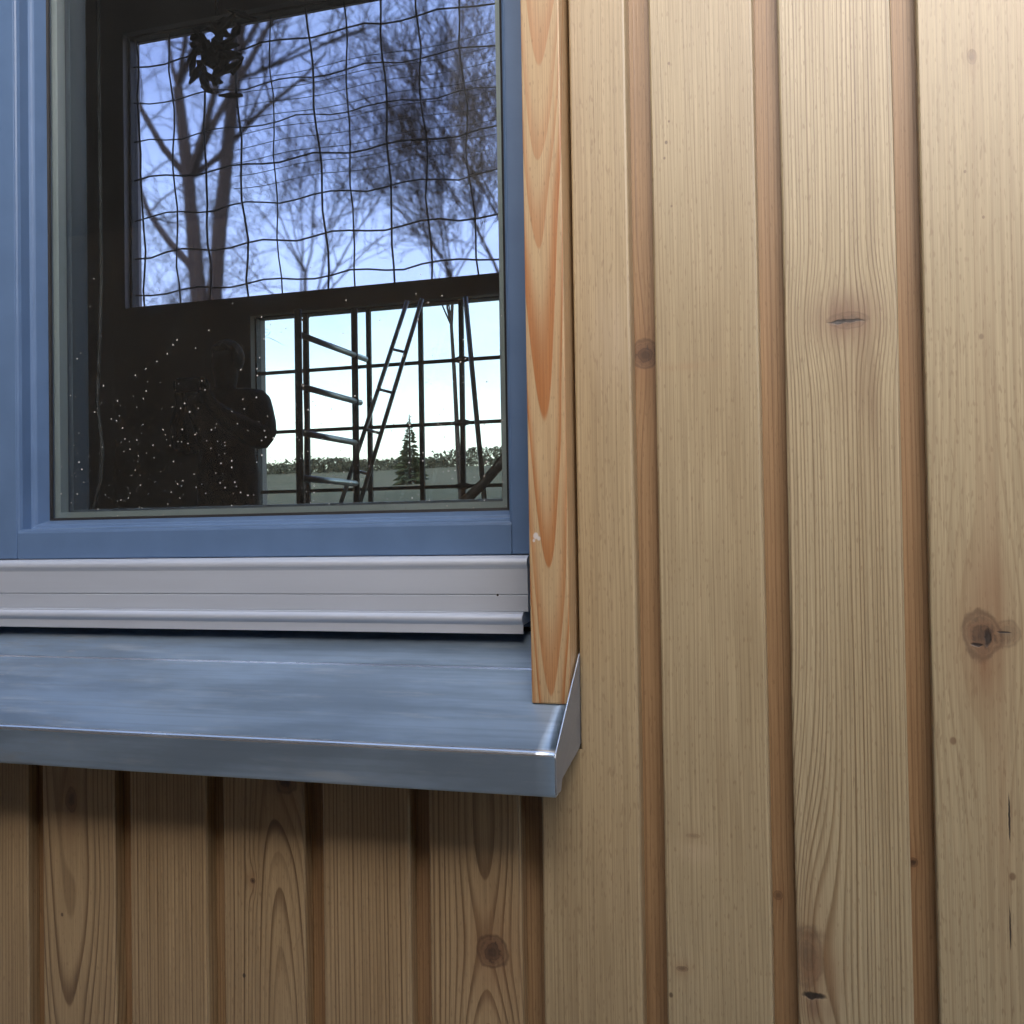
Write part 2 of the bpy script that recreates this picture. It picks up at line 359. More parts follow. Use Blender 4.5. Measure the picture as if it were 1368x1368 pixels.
SPECS = {
 -1: P(x0=.16, h0=.05, hs=.01, freq=240, contrast=.7),
  0: P(x0=-.012, h0=.030, hs=-.045, freq=230, contrast=.95, knots=[(-.008,-.300,.007,.013,1.6,.85)], wob=.003, specks=[(-.022,-.432,.002,(.06,.03,.02))]),
  1: P(x0=.33, h0=.05, hs=.01, freq=225, contrast=.95, wob=.0012, thick=(.4,.85)),
  2: P(x0=.022, h0=.038, hs=.05, freq=220, contrast=.95, knots=[(.029,-.262,.013,.014,2.4,.9),(-.013,-.372,.003,.003,1.3,1.0)], specks=[(-.025,-.475,.0022,(.03,.015,.01))], wob=.003),
  3: P(x0=.36, h0=.04, hs=-.01, freq=225, contrast=.95, wob=.0012, thick=(.4,.85)),
  4: P(x0=.012, h0=.032, hs=.030, freq=215, contrast=.95, knots=[(.018,-.420,.0150,.0150,3.4,.9)], wob=.003),
  5: P(x0=-.14, h0=.03, hs=.01, freq=230, contrast=.34, light=(.42,.33,.19), streak=.3, ridge=.2,        stains=[(.03,.19,.02,.05,.22,(.6,.5,.4)),(.03,-.35,.022,.03,.18,(.36,.27,.16))]),
  6: P(x0=.22, h0=.03, hs=-.012, freq=250, contrast=.36, light=(.425,.347,.207), streak=.3, ridge=.25,
       specks=[(-.034,.372,.0016,(.12,.08,.05)),(-.036,.357,.0012,(.15,.1,.06)),(-.031,.392,.0011,(.16,.1,.06)),(-.030,.448,.0014,(.15,.1,.06)),(-.030,.31,.0011,(.16,.1,.06)),(-.045,-.442,.0022,(.07,.04,.02))],
       knots=[(-.021,-.290,.006,.0022,.3,.35),(-.034,-.416,.005,.0025,.3,.6)], stains=[(-.018,-.305,.018,.012,.3,(.55,.43,.29)),(-.02,.155,.03,.004,.45,(.36,.24,.13))]),
  7: P(x0=.30, h0=.05, hs=.012, freq=285, contrast=.92, light=(.455,.382,.235), dark=(.20,.13,.058), wob=.002, ridge=1.3, thick=(.4,.85),
       knots=[(.008,.188,.016,.007,2.2,.5,1),(-.040,-.392,.013,.026,-8.0,.5)], slits=[(.006,.187,.017,.0016),(-.000,.186,.006,.0022),(-.035,-.427,.0115,.0036)],
       stains=[(.006,.192,.026,.022,.9,(.17,.095,.055)),(.024,.12,.009,.055,.6,(.20,.125,.06)),(.006,.13,.014,.035,.3,(.22,.14,.07)),(-.030,-.405,.018,.030,.65,(.20,.10,.045)),(-.034,-.44,.014,.012,.6,(.15,.08,.05)),(-.036,-.372,.012,.004,.6,(.08,.045,.02))]),
  8: P(x0=.17, h0=.06, hs=.012, freq=150, contrast=.38, light=(.42,.35,.212), dark=(.23,.15,.075), streak=.28, ridge=.2, wob=.004,
       knots=[(-.004,.413,.0035,.006,.3,.55),(-.007,-.097,.0145,.0205,2.6,.85,1),(.012,-.094,.011,.011,.5,.45,1)],
       slits=[(-.003,-.099,.0030,.0085),(-.012,-.105,.0050,.0018),(.010,-.094,.006,.0009),(.0105,-.255,.0009,.022),(.009,-.35,.0007,.02)],
       stains=[(-.003,-.055,.013,.04,.5,(.26,.16,.085)),(-.005,-.125,.009,.025,.75,(.20,.10,.045)),(.006,-.05,.004,.05,.5,(.22,.14,.07)),(.0,.0,.008,.14,.28,(.33,.215,.12)),(.004,-.27,.012,.12,.3,(.31,.19,.1)),(.03,.45,.02,.03,.22,(.42,.33,.2))],
       specks=[(-.012,.312,.0013,(.15,.1,.06)),(.002,.27,.0013,(.17,.11,.06)),(-.033,-.190,.0030,(.17,.10,.05)),(.012,-.305,.003,(.15,.09,.045)),(-.002,.165,.0022,(.2,.14,.08))]),
}
rw = random.Random(4)
for k in range(-8, 14):
    xl = XL0+PITCH*k
    if k in SPECS: sp = SPECS[k]
    else:
        sp = P(x0=rw.choice((-.02, .01, .25, -.2, .3)), h0=.04, hs=rw.uniform(-.04, .04), freq=rw.uniform(230, 380), contrast=rw.uniform(.25, .6),
               knots=[(rw.uniform(-.03, .03), rw.uniform(-.7, 1.2), .01, .013, 2.5, .8)])
    mat = wood('cladding_wood', k*7.31+20, **sp)
    spans = [(ZB, ZT)] if (k >= 5 or k <= -5) else [(ZB+rw.uniform(0, .01), WZ0), (WZ1, ZT)]
    for (a, b) in spans:
        cut = (-.2505, -.2135) if k == 5 else None
        v, f, cx = board_mesh(xl, a, b, k+30, cut=cut, face=.0985+rw.uniform(-.0008, .0008))
        dy = rw.uniform(-.0006, .0006)
        mesh_obj('cladding_board', [(p[0], p[1]+dy, p[2]) for p in v], f, mat, wall, loc=(cx, 0, 0))
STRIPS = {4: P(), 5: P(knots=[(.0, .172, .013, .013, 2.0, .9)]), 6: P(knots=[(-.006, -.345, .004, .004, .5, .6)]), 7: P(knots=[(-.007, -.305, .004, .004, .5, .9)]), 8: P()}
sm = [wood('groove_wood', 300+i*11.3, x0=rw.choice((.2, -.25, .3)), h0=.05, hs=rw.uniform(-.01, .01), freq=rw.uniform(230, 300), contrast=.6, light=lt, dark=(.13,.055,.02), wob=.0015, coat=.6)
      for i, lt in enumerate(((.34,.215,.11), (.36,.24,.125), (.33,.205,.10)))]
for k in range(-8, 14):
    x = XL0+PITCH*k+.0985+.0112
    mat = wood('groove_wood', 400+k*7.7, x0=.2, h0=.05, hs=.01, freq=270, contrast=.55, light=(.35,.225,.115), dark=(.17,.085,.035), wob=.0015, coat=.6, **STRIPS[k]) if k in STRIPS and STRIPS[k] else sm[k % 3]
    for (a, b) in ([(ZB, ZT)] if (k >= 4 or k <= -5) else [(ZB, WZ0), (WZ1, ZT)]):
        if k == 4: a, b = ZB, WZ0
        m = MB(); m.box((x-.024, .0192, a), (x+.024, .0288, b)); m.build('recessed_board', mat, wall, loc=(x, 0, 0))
# the wall behind the boards, round the window opening
M_core = paint('dark_breather_membrane', (.02,.02,.02), .8)
OX0, OX1, OZ0, OZ1 = -1.345, -.300, -.105, 1.0
b = MB()
for (x0, x1, z0, z1, y0) in ((-9, OX0, -1.1, 4.6, .030), (OX1, 4.5, -1.1, 4.6, .030), (OX0, OX1, -1.1, -.154, .030), (OX0, OX1, -.154, OZ0, .098), (OX0, OX1, OZ1, 4.6, .030)):
    b.box((x0, y0, z0), (x1, .205, z1))
b.build('wall_core', M_core, wall)
# trim boards beside the window
def trim_board(x0, x1, z0, z1, label, mat):
    b = MB(); b.box((x0, -.025, z0), (x1, .088, z1), .0016)
    o = b.build('window_trim', mat, loc=((x0+x1)/2, 0, 0))
    return tag(o, label, 'trim')
TR = wood('trim_wood', 91, x0=-.020, h0=.034, hs=-.0355, freq=200, para=(3300, 8.0), ringvary=2.6, coat=.5, contrast=.92, light=(.47,.34,.185), dark=(.37,.135,.032), wob=.0062, streak=.25, ridge=.4, thick=(.25,.93), patches=.3,
          specks=[(-.0125,-.004,.0028,(.6,.6,.62)),(-.0095,-.0065,.0018,(.58,.58,.6)),(-.0145,-.0085,.0014,(.55,.55,.56))])
trim_board(-.2925, -.2535, -.166, 1.03, 'orange-grained upright trim board between window and cladding, ending above the sill', TR)
trim_board(-1.3905, -1.3515, -.166, 1.03, 'upright trim board on the far left side of the blue window', TR)

# ------------------------------------------------------------------ window
win = thing('window', 'blue-grey painted window with dusty glass above a metal sill', 'window', (-.83, .09, -.105))
FX0, FX1, FZ0, FZ1 = -1.0124, -.3468, .0100, .93       # inner edge of the sash face
FY = .090
def member(name, a, b, mat=M_frame, bev=.0018): 
    m = MB(); m.box(a, b, bev); return m.build(name, mat, win)
member('stile', (FX1+.0003, FY, -.0240), (OX1-.001, .20, OZ1-.004))
member('stile', (OX0+.001, FY, -.0240), (FX0-.0003, .20, OZ1-.004))
member('rail', (FX0, FY+.0003, -.0245), (FX1, .20, FZ0))
member('rail', (FX0, FY+.0003, FZ1), (FX1, .20, OZ1-.004))
member('frame_sill', (OX0+.001, FY+.006, OZ0+.001), (OX1-.001, .20, -.0262), M_frame)
PROF = [(-.004,.0015), (.0, .0012), (.0022,.0022), (.0036,.006), (.0044,.020), (.0062,.0222), (.0085,.0230), (.0100,.0250), (.0148,.0415), (.0150,.060), (-.004,.060)]
def loop_members(name, prof, mat, smooth=False):
    """four mitred lengths of one profile (inward offset, depth) round the sash"""
    def corner(i, off):
        return [(FX0+off, FZ0+off), (FX1-off, FZ0+off), (FX1-off, FZ1-off), (FX0+off, FZ1-off)][i]
    outs = []
    for i in range(4):
        j = (i+1) % 4; k = len(prof); v = []; f = []
        for c in (i, j):
            for (o, d) in prof:
                x, z = corner(c, o); v.append((x, FY+d, z))
        for q in range(k): f.append((q, (q+1) % k, k+(q+1) % k, k+q))
        outs.append(mesh_obj(name, v, f, mat, win, smooth))
    return outs
loop_members('glazing_bead', PROF, M_frame)
loop_members('gasket', [(.0148,.0412), (.0178,.0418), (.0182,.0448), (.0150,.0448)], M_gasket)
loop_members('spacer', [(.0150,.0495), (.0255,.0495), (.0255,.0640), (.0150,.0640)], M_spacer)
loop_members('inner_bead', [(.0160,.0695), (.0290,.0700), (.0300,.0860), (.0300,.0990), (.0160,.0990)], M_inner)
m = MB(); m.box((FX0+.0152, FY+.045, FZ0+.0152), (FX1-.0152, FY+.049, FZ1-.0152)); m.build('pane', M_glass, win, loc=(0, .137, 0))
m = MB(); m.box((FX0+.0152, FY+.0645, FZ0+.0152), (FX1-.0152, FY+.0685, FZ1-.0152)); m.build('pane', M_glass2, win, loc=(0, .157, 0))
# aluminium weather bar under the sash
def arc(cy, cz, r, a0, a1, n=6):
    return [(cy+r*math.cos(R(a0+(a1-a0)*i/n)), cz+r*math.sin(R(a0+(a1-a0)*i/n))) for i in range(n+1)]
wb = [(.0955,-.0252), (.0720,-.0252)]+arc(.0715,-.0330,.0070,95,215,8)+[(.0667,-.0395), (.0667,-.0660), (.0677,-.0664), (.0677,-.0675), (.0667,-.0679), (.0667,-.0846), (.0955,-.0846)]
v, f = extrude_x(wb, -1.338, -.3222); bar = mesh_obj('weather_bar', v, f, M_alu, win, loc=(0, .08, -.06))
nz = [(.0950,-.0850), (.0640,-.0850), (.0633,-.0856), (.0633,-.0868)]+arc(.0640,-.0925,.0052,105,230,8)+[(.0622,-.0985), (.0622,-.1080), (.0640,-.1082), (.0640,-.0990), (.0950,-.0960)]
v, f = extrude_x(nz, -1.338, -.3268); mesh_obj('drip_nose', v, f, M_alu, bar)
m = MB(); m.tube([(-.3560,.0670,-.0672), (-.3560,.0664,-.0672)], .0012, 10); m.build('screw', M_gasket, bar)

# ------------------------------------------------------------------ sill
sill = thing('window_sill', 'sloping blue-grey sheet metal sill with upturned end under the window', 'sill', (-.8, 0, -.24))
SX0, SX1 = -1.396, -.2522
outer = [(.094,-.1090), (.0880,-.1125), (.0330,-.1400), (.0310,-.1404), (.0290,-.1422), (-.0850,-.1985)]+arc(-.0865,-.2025,.0040,70,180,6)+[(-.0905,-.2060), (-.0905,-.2340)]+arc(-.0880,-.2355,.0025,180,270,4)+[(-.0800,-.2370)]
inner = [(y+.0012*(1 if z < -.2 else .5), z-(.0012 if z > -.203 else -.0004)) for (y, z) in outer]
NXS = 60; k = len(outer); v = []; f = []
for i in range(NXS+1):
    x = SX0+(SX1-SX0)*i/NXS
    w = .0008*noise.noise((x*5, 2, 1)); w2 = .0010*noise.noise((x*3.1, 8, 1))
    for (y, z) in outer: v.append((x, y-(w if y < -.08 else 0), z+(w2 if -.08 < y < .03 else 0)+(w if y <= -.08 else 0)))
for i in range(NXS):
    for j in range(k-1): f.append((i*k+j, i*k+j+1, (i+1)*k+j+1, (i+1)*k+j))
sheet = mesh_obj('sheet', v, f, M_sill, sill, True, loc=(0, 0, 0)); sheet.data.set_sharp_from_angle(angle=R(9))
sheet.data.materials.append(M_fold_glint)
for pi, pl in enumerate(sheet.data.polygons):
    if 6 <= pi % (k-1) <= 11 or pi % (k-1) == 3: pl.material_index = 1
so = sheet.modifiers.new('solidify', 'SOLIDIFY'); so.thickness = .0012; so.offset = 1 
def flange(x, sgn):
    pts = [(.060,-.118), (.060,-.0960), (0.0,-.1205), (-.0840,-.1945), (-.0893,-.1990), (-.0910,-.2030), (-.0910,-.2360), (-.0760,-.2360), (-.0700,-.2260), (-.0050,-.2118), (.060,-.18)]
    v = []; n_ = len(pts)
    for d in (0, .0014*sgn): v += [(x+d+.0010*math.sin(p[1]*40)*sgn*.4, p[0], p[1]) for p in pts]
    f = [tuple(range(n_)), tuple(reversed(range(n_, 2*n_)))]+[(i, i+n_, (i+1) % n_+n_, (i+1) % n_) for i in range(n_)]
    o = mesh_obj('end_flange', v, f, M_end, sill, loc=(x, 0, 0)); o.data.materials.append(M_fold_glint)
    for q in (4, 5, 6): o.data.polygons[q].material_index = 1
    bv = o.modifiers.new('bevel', 'BEVEL'); bv.width = .0004; bv.segments = 2; bv.limit_method = 'ANGLE'
M_end = metal('zinc_end_plate', (.30,.32,.35), .45, .6, streaks=False)
flange(SX1+.0002, 1); flange(SX0-.0002, -1)

# ------------------------------------------------------------------ the room behind the glass
RX0, RX1, RY0, RY1, RZ0, RZ1 = -8.8, 3.0, .205, 5.6, -.62, 4.5
def sbox(name, a, bb, mat):
    m = MB(); m.box(a, bb); return structure(m.build(name, mat))
sbox('interior_floor', (RX0, RY0, RZ0-.2), (RX1, RY1, RZ0), M_in_floor)
sbox('interior_ceiling', (RX0-.2, RY0-.03, RZ1), (RX1+.2, RY1+.25, RZ1+.2), M_in)
sbox('interior_wall', (RX0-.2, RY0, RZ0-.2), (RX0, RY1+.2, RZ1), M_in)
sbox('interior_wall', (RX1, RY0, RZ0-.2), (RX1+.2, RY1+.2, RZ1), M_in)
LX0, LX1, LZ0, LZ1 = -4.045, -2.160, -.30, 1.588
BX0, BX1, BZ0, BZ1 = -5.115, -1.760, 1.725, 3.810
m = MB()
m.box((RX0, RY1, RZ0-.2), (RX1, RY1+.2, LZ0)); m.box((RX0, RY1, LZ0), (LX0, RY1+.2, LZ1)); m.box((LX1, RY1, LZ0), (RX1, RY1+.2, LZ1))
m.box((RX0, RY1, LZ1), (RX1, RY1+.2, BZ0)); m.box((RX0, RY1, BZ0), (BX0, RY1+.2, BZ1)); m.box((BX1, RY1, BZ0), (RX1, RY1+.2, BZ1)); m.box((RX0, RY1, BZ1), (RX1, RY1+.2, RZ1))
structure(m.build('interior_far_wall', M_in))
# clear gridded window
gw = thing('grid_window', 'bright clear window with thin dark glazing bars, seen through the pane at lower right', 'window', ((LX0+LX1)/2, 5.7, LZ0))
m = MB()
for (a, c) in (((LX0, LZ0), (LX0+.012, LZ1)), ((LX1-.012, LZ0), (LX1, LZ1)), ((LX0+.012, LZ0), (LX1-.012, LZ0+.03)), ((LX0+.012, LZ1-.012), (LX1-.012, LZ1))):
    m.box((a[0], 5.66, a[1]), (c[0], 5.72, c[1]))
m.build('frame', M_dkmetal, gw)
m = MB(); m.box((LX0+.012, 5.688, LZ0+.03), (LX1-.012, 5.692, LZ1-.012)); m.build('pane', M_clear, gw)
for x in (-2.4584, -2.7575, -3.1495, -3.6375):
    m = MB(); m.box((x-.016, 5.664, LZ0+.03), (x+.016, 5.687, LZ1-.012)); m.build('glazing_bar', M_dkmetal, gw)
for z in (1.177, .747, .317):
    m = MB(); m.box((LX0+.012, 5.668, z-.012), (LX1-.012, 5.684, z+.012))
    for x in (-2.4584,):                                  # swollen joint
        m.add([(x-.10, 5.662, z), (x, 5.662, z-.028), (x+.10, 5.662, z), (x, 5.662, z+.028), (x, 5.657, z)], [(0,1,4),(1,2,4),(2,3,4),(3,0,4)])
    m.build('glazing_bar', M_dkmetal, gw)
# blue wired window
bw = thing('wired_window', 'blue tinted window with sagging wire mesh, bare trees beyond it', 'window', ((BX0+BX1)/2, 5.7, BZ0))
m = MB()
for (a, c) in (((BX0, BZ0), (BX0+.02, BZ1)), ((BX1-.02, BZ0), (BX1, BZ1)), ((BX0+.02, BZ0), (BX1-.02, BZ0+.02)), ((BX0+.02, BZ1-.02), (BX1-.02, BZ1))):
    m.box((a[0], 5.66, a[1]), (c[0], 5.74, c[1]))
m.build('frame', M_dkmetal, bw)
m = MB(); m.box((BX0+.02, 5.71, BZ0+.02), (BX1-.02, 5.715, BZ1-.02)); m.build('pane', M_blue, bw)
rg = random.Random(11)
M_wire = paint('dark_wire', (.02,.022,.035), .6)
for i in range(12):
    x = BX0+.07+.29*i
    if x > BX1-.05: break
    n_ = 14; pts = []
    off = 0
    for j in range(n_+1):
        z = BZ1-(BZ1-BZ0)*j/n_
        off += rg.uniform(-.004, .016)
        pts.append((min(x+off-.03+.012*math.sin(j*1.3+i*2.1), BX1-.03), 5.69+rg.uniform(-.004, .004), z))
    m = MB(); m.tube(pts, .0055+.004*rg.random(), 5); m.build('wire', M_wire, bw)
for i in range(7):
    z = BZ0+.12+.29*i
    n_ = 24; pts = []
    for j in range(n_+1):
        x = BX0+.02+(BX1-BX0-.04)*j/n_
        pts.append((x, 5.70+rg.uniform(-.003, .003), min(z-.018*math.sin(j*math.pi/2*.83+i)+.006*rg.uniform(-1, 1)+.02*(j/n_), BZ1-.02)))
    m = MB(); m.tube(pts, .0045+.003*rg.random(), 5); m.build('wire', M_wire, bw)
for i in range(9):                                         # thin wires standing in for reflected lines in the middle
    z = 2.55+.098*i; x0 = -4.25+.05*rg.random(); pts = []
    for j in range(17):
        pts.append((x0+(2.0+.05*i)*j/16, 5.675, z+.05*(j/16)-.012*math.sin(j*.9+i*.6)))
    m = MB(); m.tube(pts, .0028, 4); m.build('wire', M_wire, bw)
# scaffold frame standing in the room: two posts and rungs
sf = thing('scaffold_frame', 'dark upright frame with pale rungs standing before the bright far window', 'scaffold', (-2.9, 4.3, RZ0))
pa = Vector((-2.885, 4.2, 0)); pb = Vector((-2.905, 4.95, 0))
for p, r in ((pa, .021), (pb, .021)):
    m = MB(); m.tube([(p.x, p.y, RZ0), (p.x, p.y, 1.26 if p.y < 4.5 else 1.42)], r, 10); m.build('post', M_dkmetal, sf, True)
for i, z in enumerate((1.125, .835, .575, .320, .06, -.2)):
    d = (pb-pa); e = pa+d*(1.22 if i == 0 else 1.1 if i == 1 else 1.0)
    m = MB(); m.tube([(pa.x, pa.y, z), (e.x, e.y, z)], .019, 8); m.build('rung', M_ladder, sf, True)
ld = thing('leaning_ladder', 'grey ladder leaning to the right inside, before the bright far window', 'ladder', (-2.98, 5.2, RZ0))
s0 = [(-3.43,5.15,RZ0), (-2.705,5.33,1.53)]; s1 = [(-3.22,5.05,RZ0), (-2.56,5.23,1.51)]
for q in (s0, s1):
    m = MB(); m.tube(q, .015, 8); m.build('stile', M_ladder, ld, True)
for i in range(1, 8):
    t = i/8.2; a_ = Vector(s0[0]).lerp(Vector(s0[1]), t); b_ = Vector(s1[0]).lerp(Vector(s1[1]), t-.015)
    m = MB(); m.tube([a_, b_], .010, 6); m.build('rung', M_ladder, ld, True)
m = MB(); m.tube([(-2.045, 5.1, RZ0), (-2.30, 5.33, 1.52)], .017, 8)
tag(m.build('prop_pole', M_ladder, None, True, loc=(-2.05, 5.1, RZ0)), 'thin pole leaning beside the right edge of the far window', 'pole')
# hose and cable by the pane
m = MB(); m.tube([(-.480,.62,.170), (-.505,.61,.140), (-.528,.60,.108), (-.555,.60,.080), (-.590,.60,.050), (-.640,.60,.015), (-.70,.62,-.05), (-.74,.7,-.3), (-.75,.75,RZ0+.02)], .0085, 10)
tag(m.build('hose', M_gasket, None, True, loc=(-.75, .75, RZ0)), 'dark bent hose behind the lower right corner of the glass', 'hose')
m = MB(); m.tube([(-1.10,.36,.9), (-1.098,.36,.4), (-1.101,.352,.21), (-1.094,.35,.165), (-1.0905,.35,.135), (-1.095,.35,.09), (-1.108,.35,.050), (-1.13,.36,0.0), (-1.2,.4,-.3), (-1.22,.45,RZ0+.01)], .0030, 8)
tag(m.build('cable', paint('grey_cable', (.11,.105,.10), .6), None, True, loc=(-1.22, .45, RZ0)), 'thin grey cable hanging at the left edge of the glass', 'cable')
# dark bundle hanging under the ceiling
rg = random.Random(3)
orn = thing('hanging_bundle', 'dark ragged bundle hanging from the ceiling before the blue window', 'bundle', (-2.93, 3.5, 2.45))
m = MB(); m.tube([(-2.93,3.5,2.6), (-2.93,3.5,RZ1)], .006, 6); m.build('cord', M_gasket, orn)
m = MB()
for i in range(60):
    c = Vector((-2.93+rg.gauss(0, .06), 3.5+rg.gauss(0, .04), 2.42+rg.gauss(0, .075)+.0))
    d = Vector((rg.gauss(0, 1), rg.gauss(0, 1), rg.gauss(-.3, .7))).normalized()*rg.uniform(.03, .08)
    m.tube([c-d, c, c+d], [.008, .024*rg.uniform(.6, 1.2), .006], 5)
m.build('stems', paint('dry_stems', (.02,.018,.015), .9), orn)['kind'] = 'stuff'

# ------------------------------------------------------------------ person in the room
def skin_chain(verts, edges, radii, name, mat, parent, root=0, sub=2):
    me = bpy.data.meshes.new(name); base = origin(parent)
    me.from_pydata([tuple(Vector(q)-base) for q in verts], edges, [])
    o = bpy.data.objects.new(name, me); COL.objects.link(o); o.parent = parent
    sk = o.modifiers.new('skin', 'SKIN'); sk.use_smooth_shade = True
    if not me.skin_vertices: me.attributes.new('skin', 'FLOAT', 'POINT') if False else None
    for i, s in enumerate(me.skin_vertices[0].data if me.skin_vertices else []):
        r = radii[i]; s.radius = r if hasattr(r, '__len__') else (r, r); s.use_root = (i == root)
    ss = o.modifiers.new('sub', 'SUBSURF'); ss.levels = sub; ss.render_levels = sub
    me.materials.append(mat); return o
M_coat = paint('dark_coat', (.010,.010,.012), .85)
PX, PY = -3.50, 4.45
person = thing('person', 'person in a dark coat with a bent elbow, standing inside behind the glass', 'person', (PX, PY, RZ0))
def pp(x, y, z): return (PX+x, PY+y, RZ0+z)
V_ = [pp(0,0,.95), pp(0,0,1.10), pp(0,-.01,1.28), pp(0,0,1.42), pp(0,-.01,1.50), pp(0,-.02,1.57), pp(0,-.02,1.67), pp(0,-.015,1.74),
      pp(.19,0,1.41), pp(.28,-.06,1.17), pp(.16,-.28,1.30), pp(.11,-.33,1.37),
      pp(-.19,0,1.41), pp(-.26,-.06,1.15), pp(-.14,-.28,1.30), pp(-.09,-.33,1.37),
      pp(.10,0,.88), pp(.12,-.02,.50), pp(.12,.02,.09), pp(.13,-.14,.045),
      pp(-.10,0,.88), pp(-.12,-.02,.50), pp(-.12,.02,.09), pp(-.13,-.14,.045)]
E_ = [(0,1),(1,2),(2,3),(3,4),(4,5),(5,6),(6,7),(3,8),(8,9),(9,10),(10,11),(3,12),(12,13),(13,14),(14,15),(0,16),(16,17),(17,18),(18,19),(0,20),(20,21),(21,22),(22,23)]
R_ = [(.19,.14),(.19,.14),(.20,.14),(.15,.11),(.062,.062),(.075,.08),(.085,.10),(.06,.07),
      (.11,.10),(.105,.10),.06,.035,(.11,.10),(.105,.10),.06,.035,.115,.075,.055,.045,.115,.075,.055,.045]
def add_hand(sgn, wrist):
    w = len(V_)
    px, py, pz = pp(.085*sgn, -.36, 1.43); V_.append((px, py, pz)); R_.append(.026); E_.append((wrist, w))
    for i, ln in enumerate((.045, .052, .048, .036)):
        b0 = len(V_); ox = (i-1.5)*.017*sgn
        V_.append((px+ox, py-.005, pz+.042)); R_.append(.0085); E_.append((w, b0))
        V_.append((px+ox*1.05-.012*sgn, py-.022, pz+.042+ln)); R_.append(.0075); E_.append((b0, b0+1))
    b0 = len(V_)
    V_.append((px-.036*sgn, py-.01, pz+.012)); R_.append(.010); E_.append((w, b0))
    V_.append((px-.050*sgn, py-.02, pz+.045)); R_.append(.008); E_.append((b0, b0+1))
add_hand(1, 11); add_hand(-1, 15)
bm = bmesh.new()
for q in V_: bm.verts.new(Vector(q)-Vector((PX, PY, RZ0)))
bm.verts.ensure_lookup_table()
for e in E_: bm.edges.new((bm.verts[e[0]], bm.verts[e[1]]))
lay = bm.verts.layers.skin.verify()
for i, vv in enumerate(bm.verts):
    r = R_[i]; vv[lay].radius = r if hasattr(r, '__len__') else (r, r); vv[lay].use_root = (i == 0)
me = bpy.data.meshes.new('body'); bm.to_mesh(me); bm.free(); me.materials.append(M_coat)
body = bpy.data.objects.new('body', me); COL.objects.link(body); body.parent = person
body.modifiers.new('skin', 'SKIN').use_smooth_shade = True
ss = body.modifiers.new('sub', 'SUBSURF'); ss.levels = 1; ss.render_levels = 1
bm = bmesh.new(); bmesh.ops.create_icosphere(bm, subdivisions=3, radius=1)
for q in bm.verts:
    c = q.co; c.x *= .095; c.y = c.y*.11+.012; c.z = c.z*.10 if c.z > 0 else c.z*.12
    c *= 1+.05*noise.noise(c*30)
    if c.y < -.04 and c.z < .045: c.y = -.04
me = bpy.data.meshes.new('hair'); bm.to_mesh(me); bm.free(); me.materials.append(M_coat)
hair = bpy.data.objects.new('hair', me); COL.objects.link(hair); hair.parent = person; hair.location = (0, -.01, 1.70)
m = MB(); m.box(pp(-.075,-.405,1.435), pp(.075,-.396,1.515), .003)
tag(m.build('phone', paint('phone_black', (.02,.02,.025), .3), None), 'dark phone held up by the person inside', 'phone')

# ------------------------------------------------------------------ trees beyond the far windows
M_bark = paint('dark_bark', (.010,.009,.010), .95, .25, scale=6, bump=.6)
def bare_tree(base, height, r0, seed, label, lean=(0, 0), fork=None, spread=.75, twigs=3, levels=5, first=.28):
    rnd = random.Random(seed); base = Vector(base)
    t = thing('bare_tree', label, 'tree', base, 'bare winter trees beyond the blue window')
    tr = MB(); cr = MB()
    def grow(p, d, ln, r, lev, mbr):
        n_ = 5; pts = [p]; rr = [r]; q = p.copy(); dd = d.copy(); kids = []
        for i in range(n_):
            k_ = .045 if lev == 0 else .13
            dd = (dd+Vector((rnd.gauss(0, k_), rnd.gauss(0, k_), rnd.gauss(.04, .08)))).normalized()
            q = q+dd*ln/n_; pts.append(q.copy()); rr.append(r*(1-.62*(i+1)/n_) if lev else r*(1-.5*(i+1)/n_))
            kids.append((q.copy(), dd.copy(), rr[-1], (i+1)/n_))
        mbr.tube(pts, rr, 7 if lev == 0 else (5 if lev == 1 else 3), cap=False)
        if lev >= levels: return
        cnt = (9, 7, 6, 4, twigs, 2)[lev]
        for i in range(cnt):
            lo = first if lev == 0 else .2
            f_ = lo+(1-lo)*(i+rnd.random()*.8)/cnt
            kq, kd, kr, _ = kids[min(int(f_*n_), n_-1)]
            ax = Vector((rnd.gauss(0, 1), rnd.gauss(0, .7), rnd.gauss(0, .4))); ax = (ax-kd*ax.dot(kd)).normalized()
            nd = (kd*(1-spread*.5)+ax*spread*rnd.uniform(.6, 1.2)+Vector((0, 0, .18))).normalized()
            grow(kq, nd, ln*rnd.uniform(.42, .68), max(kr*rnd.uniform(.5, .75), .011), lev+1, cr)
    grow(base, Vector((lean[0], lean[1], 1)).normalized(), height*.62, r0, 0, tr)
    if fork: grow(base+Vector(fork[0]), Vector(fork[1]).normalized(), height*.6, r0*.75, 0, tr)
    tr.build('trunk', M_bark, t); cr.build('crown', M_bark, t)
bare_tree((-13.45, 19.5, ground_h(-13.45, 19.5)-.1), 17, .25, 5, 'large dark forked bare tree at left beyond the blue window', (.07, 0), ((-.12, 0, 5.2), (.13, .0, 1)), first=.55, levels=4)
bare_tree((-8.05, 24, ground_h(-8.05, 24)-.1), 12, .085, 9, 'slender bushy bare tree at right beyond the blue window', (.0, 0), first=.72, spread=.6, levels=5)
bare_tree((-17.1, 30, ground_h(-17.1, 30)-.1), 13, .12, 14, 'smaller bare tree in the middle beyond the blue window', (.02, 0), first=.6, levels=4)
bare_tree((-22.0, 27, ground_h(-22.0, 27)-.1), 11, .06, 21, 'bare tree at the far left edge of the blue window', (.03, 0), first=.4, levels=4)
